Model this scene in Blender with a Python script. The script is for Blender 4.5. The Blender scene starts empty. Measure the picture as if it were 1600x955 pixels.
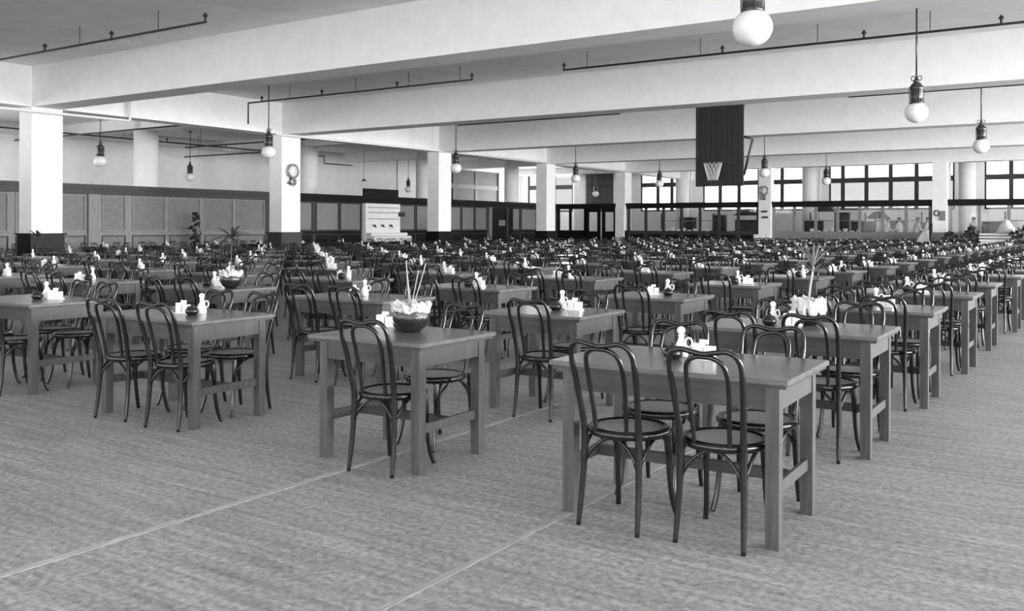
import bpy, math, random
from mathutils import Vector
random.seed(11)
SC = bpy.context.scene
COL = SC.collection

# ------------------------------------------------------------------ camera
cam_d = bpy.data.cameras.new('camera')
cam = bpy.data.objects.new('camera', cam_d); COL.objects.link(cam)
cam_d.sensor_width = 36.0
cam_d.lens = 1447.19 / 1600 * 36.0
cam_d.shift_y = -(477.5 - 353.44) / 1600
cam_d.clip_end = 300
cam.location = (0, 0, 1.43)
cam.rotation_mode = 'XYZ'
from mathutils import Matrix
cam.rotation_euler = (Matrix.Rotation(0.5851126, 4, 'Z') @ Matrix.Rotation(math.pi / 2, 4, 'X') @ Matrix.Rotation(0.003182, 4, 'Z')).to_euler()
SC.camera = cam

# ------------------------------------------------------------------ world and daylight
W = bpy.data.worlds.new('overcast_sky'); SC.world = W; W.use_nodes = True
bg = W.node_tree.nodes['Background']
bg.inputs[0].default_value = (1, 1, 1, 1); bg.inputs[1].default_value = 4.0

def daylight(name, loc, rot, sx, sy, power):
    d = bpy.data.lights.new(name, 'AREA'); d.shape = 'RECTANGLE'; d.size = sx; d.size_y = sy; d.energy = power
    o = bpy.data.objects.new(name, d); COL.objects.link(o); o.location = loc; o.rotation_euler = rot
    d.spread = math.radians(165)
    return o
X_RIGHT, Y_BACK, X_LEFT, Y_FAR = 21.0, -9.0, -37.0, 57.0
BAY = 8.5; T0 = 13.08
for k in range(-2, 6):      # sky light entering by the big side windows, one per bay
    yc = T0 + BAY * k + 0.38 + BAY / 2
    if yc > 50: continue
    daylight('side_window_daylight', (X_RIGHT - 0.12, yc, 2.9), (0, math.radians(90), 0), 3.9, 7.2, 2300)
for xc in (14, 5.5, -3, -11.5, -20):
    daylight('rear_window_daylight', (xc, Y_BACK + 0.12, 2.9), (math.radians(90), 0, 0), 7.0, 3.9, 230)

for yc in (-4.5, 4.0, 12.5):    # side aisle: added fill lights at unseen windows near the camera end
    daylight('added_aisle_fill', (X_LEFT + .12, yc, 2.9), (0, math.radians(-90), 0), 3.9, 5.5, 320)
daylight('added_aisle_end_fill', (-33.6, Y_BACK + .12, 2.9), (math.radians(90), 0, 0), 4.8, 3.9, 420)  # added fill from the unseen rear end, brightens the aisle
daylight('aisle_far_daylight', (-34.4, Y_FAR - .12, 3.2), (math.radians(-90), 0, 0), 3.6, 3.4, 500)
SC.view_settings.view_transform = 'Standard'
SC.view_settings.look = 'None'
SC.view_settings.gamma = 1.0
SC.view_settings.use_curve_mapping = False
SC.view_settings.exposure = 0.33

# ------------------------------------------------------------------ helpers
class MB:
    """collects shapes, builds ONE mesh"""
    def __init__(s): s.v = []; s.f = []; s.sm = []
    def add(s, vs, fs, smooth=False):
        o = len(s.v); s.v += [tuple(v) for v in vs]; s.f += [tuple(i + o for i in f) for f in fs]; s.sm += [smooth] * len(fs); return s
    def box(s, x0, x1, y0, y1, z0, z1, b=0.0):
        if b <= 0:
            vs = [(x, y, z) for z in (z0, z1) for y in (y0, y1) for x in (x0, x1)]
            return s.add(vs, [(0, 2, 3, 1), (4, 5, 7, 6), (0, 1, 5, 4), (2, 6, 7, 3), (0, 4, 6, 2), (1, 3, 7, 5)])
        vs = []                 # chamfered along the vertical and top edges
        def ring(z, i): return [(x0 + i, y0, z), (x1 - i, y0, z), (x1, y0 + i, z), (x1, y1 - i, z), (x1 - i, y1, z), (x0 + i, y1, z), (x0, y1 - i, z), (x0, y0 + i, z)]
        def inner(z): return [(x0 + b * 1.6, y0 + b, z), (x1 - b * 1.6, y0 + b, z), (x1 - b, y0 + b * 1.6, z), (x1 - b, y1 - b * 1.6, z), (x1 - b * 1.6, y1 - b, z), (x0 + b * 1.6, y1 - b, z), (x0 + b, y1 - b * 1.6, z), (x0 + b, y0 + b * 1.6, z)]
        rs = [inner(z0), ring(z0 + b, b), ring(z1 - b, b), inner(z1)]
        for r in rs: vs += r
        fs = [tuple(reversed(range(8))), tuple(range(24, 32))]
        for k in range(3):
            for i in range(8):
                j = (i + 1) % 8; fs.append((k * 8 + i, k * 8 + j, k * 8 + 8 + j, k * 8 + 8 + i))
        return s.add(vs, fs)
    def tube(s, pts, r, n=8, closed=False, caps=True):
        P = [Vector(p) for p in pts]; m = len(P)
        R = r if isinstance(r, (list, tuple)) else [r] * m
        T = []
        for i in range(m):
            a = P[(i - 1) % m] if (closed or i > 0) else P[0]; b = P[(i + 1) % m] if (closed or i < m - 1) else P[-1]
            T.append((b - a).normalized())
        up = Vector((0, 0, 1)) if abs(T[0].z) < 0.9 else Vector((0, 1, 0))
        nrm = (up - T[0] * up.dot(T[0])).normalized(); vs = []
        for i in range(m):
            nrm = (nrm - T[i] * nrm.dot(T[i])).normalized(); bn = T[i].cross(nrm)
            for k in range(n):
                a = 2 * math.pi * k / n; vs.append(P[i] + (nrm * math.cos(a) + bn * math.sin(a)) * R[i])
        fs = []
        for i in range(m if closed else m - 1):
            for k in range(n):
                q = (k + 1) % n; i2 = (i + 1) % m
                fs.append((i * n + k, i * n + q, i2 * n + q, i2 * n + k))
        if not closed and caps: fs += [tuple(reversed(range(n))), tuple((m - 1) * n + k for k in range(n))]
        return s.add(vs, fs, True)
    def lathe(s, prof, n=20, cx=0, cy=0, wob=None, smooth=True, close=True, zw=None):
        vs = []; m = len(prof)
        for r, z in prof:
            for k in range(n):
                a = 2 * math.pi * k / n; rr = r * (1 + (wob(a, z) if wob else 0)); vs.append((cx + rr * math.cos(a), cy + rr * math.sin(a), z + (zw(a, z) if zw else 0)))
        fs = [(i * n + k, i * n + (k + 1) % n, (i + 1) * n + (k + 1) % n, (i + 1) * n + k) for i in range(m - 1) for k in range(n)]
        if close: fs += [tuple(reversed(range(n))), tuple((m - 1) * n + k for k in range(n))]
        return s.add(vs, fs, smooth)
    def mesh(s, name):
        me = bpy.data.meshes.new(name); me.from_pydata(s.v, [], s.f)
        me.polygons.foreach_set('use_smooth', s.sm); me.update(); return me
    def xf(s, M):
        s.v = [tuple(M @ Vector(v)) for v in s.v]; return s

def spline(ctrl, per=6):
    """Catmull-Rom through the control points"""
    P = [Vector(c) for c in ctrl]; out = []
    for i in range(len(P) - 1):
        p0 = P[max(i - 1, 0)]; p1 = P[i]; p2 = P[i + 1]; p3 = P[min(i + 2, len(P) - 1)]
        for k in range(per):
            t = k / per
            out.append(0.5 * ((2 * p1) + (p2 - p0) * t + (2 * p0 - 5 * p1 + 4 * p2 - p3) * t * t + (3 * p1 - p0 - 3 * p2 + p3) * t ** 3))
    out.append(P[-1]); return out

def obj(name, data, mat=None, parent=None, loc=(0, 0, 0), rotz=0.0):
    if isinstance(data, MB): data = data.mesh(name)
    o = bpy.data.objects.new(name, data); COL.objects.link(o)
    if mat is not None and data is not None and not data.materials: data.materials.append(mat)
    o.location = loc; o.rotation_euler = (0, 0, rotz)
    if parent: o.parent = parent
    return o
def tag(o, label, cat, group=None):
    o['label'] = label; o['category'] = cat
    if group: o['group'] = group
    return o
def thing(name, label, cat, loc=(0, 0, 0), rotz=0.0, group=None):
    o = bpy.data.objects.new(name, None); COL.objects.link(o); o.location = loc; o.rotation_euler = (0, 0, rotz)
    o.empty_display_size = 0.1
    return tag(o, label, cat, group)
def struct(name, data, mat, label=None, parent=None):
    o = obj(name, data, mat, parent)
    if not parent: o['kind'] = 'structure'
    if label: o['label'] = label
    return o
def struct_root(name, label):
    o = bpy.data.objects.new(name, None); COL.objects.link(o); o['kind'] = 'structure'; o['label'] = label; return o

# ------------------------------------------------------------------ materials (the photograph is monochrome)
def mat(name, g, rough=0.6, spec=0.5, noise=0.0, scale=(8, 8, 8), bump=0.0, coat=0.0, metal=0.0):
    m = bpy.data.materials.new(name); m.use_nodes = True; nt = m.node_tree; b = nt.nodes['Principled BSDF']
    b.inputs['Base Color'].default_value = (g, g, g, 1); b.inputs['Roughness'].default_value = rough
    b.inputs['Specular IOR Level'].default_value = spec; b.inputs['Coat Weight'].default_value = coat; b.inputs['Coat Roughness'].default_value = 0.2
    b.inputs['Metallic'].default_value = metal
    if noise or bump:
        tc = nt.nodes.new('ShaderNodeTexCoord'); mp = nt.nodes.new('ShaderNodeMapping'); mp.inputs['Scale'].default_value = scale
        n = nt.nodes.new('ShaderNodeTexNoise'); n.inputs['Scale'].default_value = 1.0; n.inputs['Detail'].default_value = 5; n.inputs['Roughness'].default_value = 0.65
        nt.links.new(tc.outputs['Object'], mp.inputs[0]); nt.links.new(mp.outputs[0], n.inputs['Vector'])
        if noise:
            r = nt.nodes.new('ShaderNodeMapRange'); r.inputs[1].default_value = 0.25; r.inputs[2].default_value = 0.75
            r.inputs[3].default_value = g * (1 - noise); r.inputs[4].default_value = min(1, g * (1 + noise))
            nt.links.new(n.outputs[0], r.inputs[0]); nt.links.new(r.outputs[0], b.inputs['Base Color'])
        if bump:
            bm = nt.nodes.new('ShaderNodeBump'); bm.inputs['Strength'].default_value = bump; bm.inputs['Distance'].default_value = 0.01
            nt.links.new(n.outputs[0], bm.inputs['Height']); nt.links.new(bm.outputs[0], b.inputs['Normal'])
    return m
def glass(name, tint=1.0, refl=0.12):
    m = bpy.data.materials.new(name); m.use_nodes = True; nt = m.node_tree; nt.nodes.remove(nt.nodes['Principled BSDF'])
    t = nt.nodes.new('ShaderNodeBsdfTransparent'); t.inputs[0].default_value = (tint, tint, tint, 1)
    g = nt.nodes.new('ShaderNodeBsdfGlossy'); g.inputs['Roughness'].default_value = 0.02
    x = nt.nodes.new('ShaderNodeMixShader'); x.inputs[0].default_value = refl
    nt.links.new(t.outputs[0], x.inputs[1]); nt.links.new(g.outputs[0], x.inputs[2]); nt.links.new(x.outputs[0], nt.nodes['Material Output'].inputs[0])
    return m
M = dict(
    plaster=mat('white_plaster', 0.85, 0.9, 0.2, 0.05, (3, 3, 3)),
    ceiling=mat('ceiling_plaster', 0.86, 0.9, 0.2, 0.08, (1.5, 1.5, 1.5)),
    wallg=mat('grey_wall_paint', 0.78, 0.9, 0.2, 0.06, (2, 2, 2)),
    oak_lit_top=mat('table_oak_lit_top', 0.12, 0.24, 0.5, 0.35, (2.5, 26, 26), 0.04),  # same oak as the legs, lightened for the light on the tops
    oak=mat('table_oak_shaded_front', 0.047, 0.4, 0.4, 0.5, (2.5, 26, 26), 0.06),  # same oak, darkened for the shade on the table fronts
    oak2=mat('table_oak_lit_ends', 0.058, 0.45, 0.5, 0.5, (30, 30, 3), 0.05),  # same oak, a little lighter for the light on the table ends
    bent=mat('dark_bentwood', 0.006, 0.2, 0.5, coat=0.2),
    cane=mat('woven_cane', 0.12, 0.55),
    panel=mat('partition_oak', 0.17, 0.5, 0.4, 0.3, (4, 4, 22)),
    frame=mat('partition_frame', 0.22, 0.5, 0.4, 0.25, (20, 20, 3)),
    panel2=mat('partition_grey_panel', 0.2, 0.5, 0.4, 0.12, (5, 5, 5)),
    frame2=mat('partition_dark_frame', 0.04, 0.5, 0.4, 0.25, (14, 14, 3)),
    dark=mat('dark_wainscot', 0.007, 0.45, 0.2, 0.2, (10, 10, 3)),
    pipe=mat('dark_iron_pipe', 0.03, 0.5, 0.4),
    wpipe=mat('white_painted_pipe', 0.8, 0.6),
    lampbody=mat('lamp_black_enamel', 0.03, 0.3, 0.5, coat=0.3),
    opal=mat('opal_glass', 0.8, 0.25, 0.5),
    china=mat('white_china', 0.88, 0.25, 0.5),
    paper=mat('white_paper', 0.62, 0.8, 0.2),
    jar=mat('dark_glazed_pot', 0.012, 0.15, 0.5),
    bowl=mat('dark_glazed_bowl', 0.02, 0.15, 0.6, 0.4, (30, 30, 30), 0.4),
    leafd=mat('dark_leaf', 0.03, 0.45), leafl=mat('pale_leaf', 0.22, 0.45), stem=mat('plant_stem', 0.35, 0.6),
    marble=mat('white_marble', 0.88, 0.3, 0.5, 0.05, (2, 2, 2)),
    iron=mat('black_iron', 0.02, 0.5), board=mat('dark_boards', 0.02, 0.6, 0.3, 0.35, (30, 30, 2)),
    net=mat('net_cord', 0.6, 0.9), steel=mat('dull_steel', 0.35, 0.4, metal=0.6), sash=mat('dark_sash', 0.03, 0.5),
    blind=mat('dark_blind_and_pane', 0.06, 0.6, 0.4, 0.2, (2, 2, 2)), line=mat('pale_floor_line', 0.40, 0.6, 0.3, 0.45, (60, 7, 2)),
    line2=mat('faint_floor_line', 0.33, 0.6, 0.3, 0.4, (60, 7, 2)), skin=mat('skin', 0.3, 0.5), hair=mat('dark_hair', 0.015, 0.5), cloth=mat('white_work_clothes', 0.75, 0.9, 0.1),
    pane=glass('clear_pane', 0.97, 0.06), frost=glass('hazy_pane', 0.42, 0.1), pane2=glass('partition_pane', 0.92, 0.012),
)
# cane weave on the seats
nt = M['cane'].node_tree; b = nt.nodes['Principled BSDF']
tc = nt.nodes.new('ShaderNodeTexCoord'); mp = nt.nodes.new('ShaderNodeMapping'); mp.inputs['Rotation'].default_value = (0, 0, 0.6)
w1 = nt.nodes.new('ShaderNodeTexWave'); w1.inputs['Scale'].default_value = 19; w1.inputs['Distortion'].default_value = 0.3
rp = nt.nodes.new('ShaderNodeMapRange'); rp.inputs[3].default_value = 0.06; rp.inputs[4].default_value = 0.5
nt.links.new(tc.outputs['Object'], mp.inputs[0]); nt.links.new(mp.outputs[0], w1.inputs[0]); nt.links.new(w1.outputs['Fac'], rp.inputs[0]); nt.links.new(rp.outputs[0], b.inputs['Base Color'])
bm_ = nt.nodes.new('ShaderNodeBump'); bm_.inputs['Strength'].default_value = 0.4; bm_.inputs['Distance'].default_value = 0.004
nt.links.new(w1.outputs['Fac'], bm_.inputs['Height']); nt.links.new(bm_.outputs[0], b.inputs['Normal'])
# narrow strip flooring laid across the room
fm = bpy.data.materials.new('strip_flooring'); fm.use_nodes = True; nt = fm.node_tree; b = nt.nodes['Principled BSDF']
tc = nt.nodes.new('ShaderNodeTexCoord'); br = nt.nodes.new('ShaderNodeTexBrick')
br.inputs['Scale'].default_value = 1.0; br.inputs['Brick Width'].default_value = 2.9; br.inputs['Row Height'].default_value = 0.062
br.inputs['Mortar Size'].default_value = 0.0016; br.inputs['Mortar Smooth'].default_value = 0.2; br.inputs['Bias'].default_value = -0.3
br.offset = 0.37; br.offset_frequency = 3
br.inputs['Color1'].default_value = (.315,) * 3 + (1,); br.inputs['Color2'].default_value = (.265,) * 3 + (1,); br.inputs['Mortar'].default_value = (.235,) * 3 + (1,)
nt.links.new(tc.outputs['Object'], br.inputs['Vector'])
def nz(scale, det, lo, hi, ro=.65):
    mp = nt.nodes.new('ShaderNodeMapping'); mp.inputs['Scale'].default_value = scale
    n = nt.nodes.new('ShaderNodeTexNoise'); n.inputs['Scale'].default_value = 1; n.inputs['Detail'].default_value = det; n.inputs['Roughness'].default_value = ro
    r = nt.nodes.new('ShaderNodeMapRange'); r.inputs[1].default_value = .25; r.inputs[2].default_value = .75; r.inputs[3].default_value = lo; r.inputs[4].default_value = hi
    nt.links.new(tc.outputs['Object'], mp.inputs[0]); nt.links.new(mp.outputs[0], n.inputs['Vector']); nt.links.new(n.outputs[0], r.inputs[0]); return r
def mul(a, bb):
    x = nt.nodes.new('ShaderNodeMix'); x.data_type = 'RGBA'; x.blend_type = 'MULTIPLY'; x.inputs[0].default_value = 1
    nt.links.new(a, x.inputs[6]); nt.links.new(bb, x.inputs[7]); return x.outputs[2]
c_ = mul(br.outputs['Color'], nz((1.2, 22, 1), 6, .62, 1.3).outputs[0])
c_ = mul(c_, nz((30, 30, 1), 4, .5, 1.55).outputs[0])
c_ = mul(c_, nz((.5, .5, 1), 3, .85, 1.15).outputs[0])
nt.links.new(c_, b.inputs['Base Color']); b.inputs['Roughness'].default_value = 0.55; b.inputs['Specular IOR Level'].default_value = 0.35
bu = nt.nodes.new('ShaderNodeBump'); bu.inputs['Strength'].default_value = .25; bu.inputs['Distance'].default_value = .003
nt.links.new(br.outputs['Fac'], bu.inputs['Height']); bu.invert = True; nt.links.new(bu.outputs[0], b.inputs['Normal'])
M['floor'] = fm

# world axes: x = to the right along the beams, y = into the room along the girder, z up
ZB, ZC = 4.476, 5.523            # beam soffit, ceiling
WG = 23.546                      # girder face (x = -WG)

# ------------------------------------------------------------------ shell
struct('floor', MB().box(X_LEFT - .3, X_RIGHT + .3, Y_BACK - .3, Y_FAR + .3, -.2, 0), M['floor'], 'worn strip wood floor of the lunch room')
struct('ceiling', MB().box(X_LEFT - .3, X_RIGHT + .3, Y_BACK - .3, Y_FAR + .3, ZC, ZC + .25), M['ceiling'], 'plastered ceiling between the beams')
for k in range(-2, 6):
    y = T0 + BAY * k
    if k < 5: struct('ceiling_beam', MB().box(-WG - .3, X_RIGHT, y, y + .756, ZB, ZC), M['plaster'], 'deep white plastered ceiling beam, number %d from the front' % (k + 3))
    struct('ceiling_beam_aisle', MB().box(X_LEFT, X_RIGHT if k == 5 else -WG - .59, y, y + .756, 5.05, ZC), M['plaster'], 'shallow beam over the side aisle, number %d from the front' % (k + 3))
struct('ceiling_girder', MB().box(-WG - .594, -WG, Y_BACK, Y_FAR, ZB + .004, ZC), M['plaster'], 'white girder running along the column line')

def column(x0, x1, y0, y1, label, base='dark', top=ZB + .002):
    r = struct_root('column', label)
    struct('column_shaft', MB().box(x0, x1, y0, y1, 0, top), M['plaster'], parent=r)
    if base:
        m = M[base]
        struct('column_wainscot', MB().box(x0 - .04, x1 + .04, y0 - .04, y1 + .04, 0, 1.16), m, parent=r)
        struct('wainscot_cap', MB().box(x0 - .08, x1 + .08, y0 - .08, y1 + .08, 1.16, 1.205), m, parent=r)
        for s in (0, 1):       # recessed-look panels on the two visible faces
            q = MB()
            if s: q.box(x1 + .04, x1 + .055, y0 + .06, y1 - .06, .18, .98)
            else: q.box(x0 + .06, x1 - .06, y0 - .055, y0 - .04, .18, .98)
            struct('wainscot_panel', q, m, parent=r)
    return r
for k in range(-1, 5):
    y = T0 + BAY * k
    column(-WG - .594, -WG, y, y + .837, 'white square column under the girder, number %d from the front' % (k + 2), 'dark' if k != 1 else 'frame2')
column(-15.84, -15.2, 47.0, 47.5, 'slim white column in the pantry partition, with round fixture', None)
column(-7.55, -6.92, 47.0, 47.6, 'white column at the right end of the pantry windows', 'frame')
for k in range(0, 6):
    struct('round_column', MB().lathe([(.45, 0), (.45, ZC)], 28, -31.5, T0 + BAY * k + .4), M['plaster'], 'round white column in the side aisle, number %d from the front' % (k + 1))
for xw in (23.6, 15.57, 7.15):
    struct('round_column', MB().lathe([(.42, 0), (.42, ZC)], 28, -xw, 55.3), M['plaster'], 'round white column before the far windows, %s' % {23.6: 'left one', 15.57: 'middle one', 7.15: 'right one'}[xw])

# ------------------------------------------------------------------ outer walls and windows
wn = [0]
def window_wall(name, axis, at, thick, spans, lo, hi, zs, zt, mat_, label):
    """wall with openings: axis 'y' = wall runs along y at x=at; spans = list of (a0,a1) openings"""
    q = MB(); s = sorted(spans); prev = lo
    def bx(a0, a1, z0, z1):
        if a1 - a0 < 1e-4: return
        if axis == 'y': q.box(at, at + thick, a0, a1, z0, z1)
        else: q.box(a0, a1, at, at + thick, z0, z1)
    for a0, a1 in s: bx(prev, a0, 0, ZC); bx(a0, a1, 0, zs); bx(a0, a1, zt, ZC); prev = a1
    bx(prev, hi, 0, ZC)
    return struct(name, q, mat_, label)
def window(axis, at, a0, a1, zs, zt, cuts, ztr, pane, label, lower=None, t=.09, panes=True):
    wn[0] += 1; r = struct_root('window_%d' % wn[0], label)
    def bx(p0, p1, z0, z1, d0=0, d1=t):
        return MB().box(at + d0, at + d1, p0, p1, z0, z1) if axis == 'y' else MB().box(p0, p1, at + d0, at + d1, z0, z1)
    f = bx(a0, a1, zs, zs + .1); f2 = bx(a0, a1, zt - .1, zt); f.add(f2.v, f2.f)
    for e in (a0, a1 - .1): g = bx(e, e + .1, zs, zt); f.add(g.v, g.f)
    struct('window_frame', f, M['sash'], parent=r)
    struct('transom', bx(a0 + .1, a1 - .1, ztr - .15, ztr + .15, .01, t - .01), M['sash'], parent=r)
    ed = [a0] + list(cuts) + [a1]
    for c in cuts: struct('mullion', bx(c - .11, c + .11, zs + .1, zt - .1, .005, t - .005), M['sash'], parent=r)
    if panes:
        for i in range(len(ed) - 1):
            for j, (z0, z1) in enumerate(((zs + .08, ztr), (ztr, zt - .08))):
                struct('pane', bx(ed[i] + .05, ed[i + 1] - .05, z0, z1, .035, .043), lower if (lower and j == 0) else pane, parent=r)
    return r
# far exterior wall
far_open = []; e = -27.35
groups = [(-27.35, -24.3, [-26.1, -25.1]), (-22.9, -16.4, [-21.75, -20.5, -19.2, -17.75]), (-14.9, -8.0, [-14.1, -12.75, -11.4, -10.0]), (-6.5, -.4, [-5.2, -3.9, -2.6]), (.6, 7.2, [1.9, 3.3, 4.6, 5.9]), (-32.0, -29.4, []), (-36.4, -32.6, [-35.3, -34.2])]
window_wall('wall_far', 'x', Y_FAR, .3, [(a, b) for a, b, c in groups], X_LEFT, X_RIGHT, 2.45, 5.25, M['wallg'], 'far exterior wall behind the kitchen')
names = ['behind the column line', 'left of the slim column', 'right of the slim column', 'at the right edge', 'beyond the frame', 'dark blinded at the far left', 'pale at the end of the side aisle']
for i, (a, b, c) in enumerate(groups):
    window('x', Y_FAR + .05, a, b, 2.45, 5.25, c, 4.22, M['blind'] if i == 5 else (M['frost'] if i == 6 else M['pane']), 'tall far window ' + names[i], lower=M['blind'] if i == 5 else (M['frost'] if i in (2, 6) else None))
# left exterior wall
window_wall('wall_left', 'y', X_LEFT - .3, .3, [(-7.25, -1.75), (1.25, 6.75), (9.75, 15.25), (47.6, 54.2)], Y_BACK, Y_FAR, 1.0, 5.2, M['wallg'], 'pale grey outer wall of the side aisle')
window('y', X_LEFT - .15, 47.6, 54.2, 1.0, 5.2, [49.0, 51.5], 4.1, M['blind'], 'dark-paned window in the left wall')  # dark glazing stands in for the darker building seen through it
for a in (-7.25, 1.25, 9.75): window('y', X_LEFT - .25, a, a + 5.5, 1.0, 5.2, [a + 1.8, a + 3.6], 4.1, M['pane'], 'tall unseen window added at the camera end of the side aisle')  # openings added to go with the aisle fill lights
# right and rear walls: large windows, one per bay
sp = [(T0 + BAY * k + 1.0, T0 + BAY * k + 8.2) for k in range(-2, 5)]
window_wall('wall_right', 'y', X_RIGHT, .3, sp, Y_BACK, Y_FAR, .95, 4.9, M['plaster'], 'window wall along the right side')
for a, b in sp: window('y', X_RIGHT + .1, a, b, .95, 4.9, [a + 1.8, a + 3.6, a + 5.4], 3.9, M['pane'], 'tall side window of the right wall')
sp = [(10.5, 17.5), (2.0, 9.0), (-6.5, .5), (-15, -8), (-23.5, -16.5), (-36, -29)]  # last opening is added to go with the aisle end fill
window_wall('wall_back', 'x', Y_BACK - .3, .3, sp, X_LEFT, X_RIGHT, .95, 4.9, M['plaster'], 'rear window wall behind the camera')
for a, b in sp: window('x', Y_BACK - .2, a, b, .95, 4.9, [a + 1.75, a + 3.5, a + 5.25], 3.9, M['pane'], 'tall window of the rear wall')

# ------------------------------------------------------------------ wood partition along the left
XP = -28.0
pl = struct_root('wall_partition_left', 'wood panelled partition behind the columns with a heavy cornice')
struct('partition_core', MB().box(XP - .12, XP - .05, -8.5, 47.2, 0, 2.6), M['frame2'], parent=pl)
def cornice(y0, y1, m):
    q = MB().box(XP - .12, XP + .05, y0, y1, 2.42, 2.56).box(XP - .14, XP + .1, y0, y1, 2.56, 2.62).box(XP - .16, XP + .16, y0, y1, 2.62, 2.74)
    struct('cornice', q, m, parent=pl)
cornice(-8.5, 25.6, M['frame2']); cornice(25.6, 47.2, M['dark'])
def run(panels, pm, sm, wm, zmid=1.14):
    for i, (a, b) in enumerate(panels):
        struct('panel', MB().box(XP - .05, XP - .02, a, b, zmid + .12, 2.36), pm, parent=pl)
        q = MB()                                   # moulding round the panel
        for y0, y1, z0, z1 in ((a - .05, a, zmid + .06, 2.41), (b, b + .05, zmid + .06, 2.41), (a, b, zmid + .06, zmid + .12), (a, b, 2.36, 2.41)):
            q.box(XP - .05, XP + .02, y0, y1, z0, z1)
        struct('panel_moulding', q, sm, parent=pl)
        struct('lower_panel', MB().box(XP - .05, XP - .015, a, b, .2, zmid - .1), wm, parent=pl)
        if i + 1 < len(panels):
            c = panels[i + 1][0]
            if c - b > .13: struct('stile', MB().box(XP - .05, XP, b + .055, c - .055, 0, 2.42), sm, parent=pl)
    a, b = panels[0][0], panels[-1][1]
    struct('rail', MB().box(XP - .05, XP + .012, a - .05, b + .05, zmid - .06, zmid + .055), wm if wm is M['dark'] else sm, parent=pl)
run([(3.2, 4.6), (4.9, 6.3), (6.6, 8.0), (8.3, 9.7), (10.0, 11.4), (11.7, 13.1), (13.4, 14.8), (15.1, 15.75), (15.95, 17.28), (17.95, 18.72), (19.06, 20.26), (20.52, 21.74), (22.02, 23.22), (23.47, 24.73)], M['panel'], M['frame'], M['panel'])
struct('pilaster', MB().box(XP - .05, XP + .1, 17.38, 17.80, 0, 2.42), M['frame'], parent=pl)
run([(25.8, 27.3), (27.58, 28.84), (29.0, 30.2)], M['panel2'], M['frame2'], M['dark'])
run([(32.9, 33.92), (34.1, 35.2), (35.4, 36.5), (36.66, 37.55), (37.7, 38.7), (38.84, 39.85)], M['panel2'], M['frame2'], M['dark'])
struct('pilaster', MB().box(XP - .05, XP + .1, 39.98, 40.22, 0, 2.42), M['frame'], parent=pl)
run([(42.35, 43.0), (43.22, 44.7), (44.9, 46.8)], M['panel2'], M['frame2'], M['dark'])
d = struct_root('door_1', 'dark wooden door in the left partition with a pale notice')
struct('door_leaf', MB().box(XP - .05, XP - .01, 40.3, 42.25, 0, 2.4), M['dark'], parent=d)
struct('door_notice', MB().box(XP - .01, XP + .005, 41.0, 41.6, 1.45, 1.75), M['panel2'], parent=d)
struct('door_stile', MB().box(XP - .01, XP + .03, 41.7, 41.85, 0, 2.4), M['frame2'], parent=d)

# ------------------------------------------------------------------ glazed pantry partition across the far end
YP = 47.25
pf = struct_root('wall_partition_far', 'glazed pantry partition across the far end of the room')
q = MB().box(-28, X_RIGHT, YP - .04, YP + .12, 2.44, 2.58).box(-28, X_RIGHT, YP - .10, YP + .16, 2.58, 2.74)
struct('cornice', q, M['dark'], parent=pf)
def glazed(ed, wm, fr):
    for i, a in enumerate(ed):
        struct('mullion', MB().box(a - .07, a + .07, YP - .03, YP + .08, 0, 2.44), fr, parent=pf)
        if i + 1 < len(ed):
            b = ed[i + 1]
            struct('pane', MB().box(a + .07, b - .07, YP + .02, YP + .028, 1.2, 2.44), M['pane2'], parent=pf)
            struct('lower_panel', MB().box(a + .14, b - .14, YP - .01, YP + .03, .22, 1.0), wm, parent=pf)
            q = MB()
            for x0, x1, z0, z1 in ((a + .07, a + .14, .12, 1.1), (b - .14, b - .07, .12, 1.1), (a + .14, b - .14, .12, .22), (a + .14, b - .14, 1.0, 1.1)): q.box(x0, x1, YP - .025, YP + .03, z0, z1)
            struct('panel_moulding', q, fr, parent=pf)
    struct('rail', MB().box(ed[0], ed[-1], YP - .045, YP + .1, 1.1, 1.2), fr, parent=pf)
glazed([-23.4 + 1.064 * i for i in range(8)], M['dark'], M['frame2'])
glazed([-15.12 + 1.064 * i for i in range(8)], M['panel2'], M['frame'])  # paler lower panels from here rightwards: reflected light put into the colour
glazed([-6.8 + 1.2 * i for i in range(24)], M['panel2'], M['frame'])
glazed([-28.0, -27.2, -26.2], M['dark'], M['dark'])
d = struct_root('door_2', 'dark glazed double door left of the far column')
for a in (-26.2, -25.15):
    q = MB().box(a + .05, a + 1.0, YP - .02, YP + .05, 0, 1.15).box(a + .05, a + 1.0, YP - .02, YP + .05, 2.25, 2.44).box(a + .05, a + .25, YP - .02, YP + .05, 1.15, 2.25).box(a + .8, a + 1.0, YP - .02, YP + .05, 1.15, 2.25)
    l = struct('door_leaf', q, M['dark'], parent=d); struct('pane', MB().box(a + .25, a + .8, YP + .01, YP + .018, 1.15, 2.25), M['pane2'], parent=l)
struct('door_frame', MB().box(-24.14, -23.98, YP - .03, YP + .1, 0, 2.44).box(-26.2, -26.1, YP - .03, YP + .1, 0, 2.44), M['dark'], parent=d)

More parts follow.
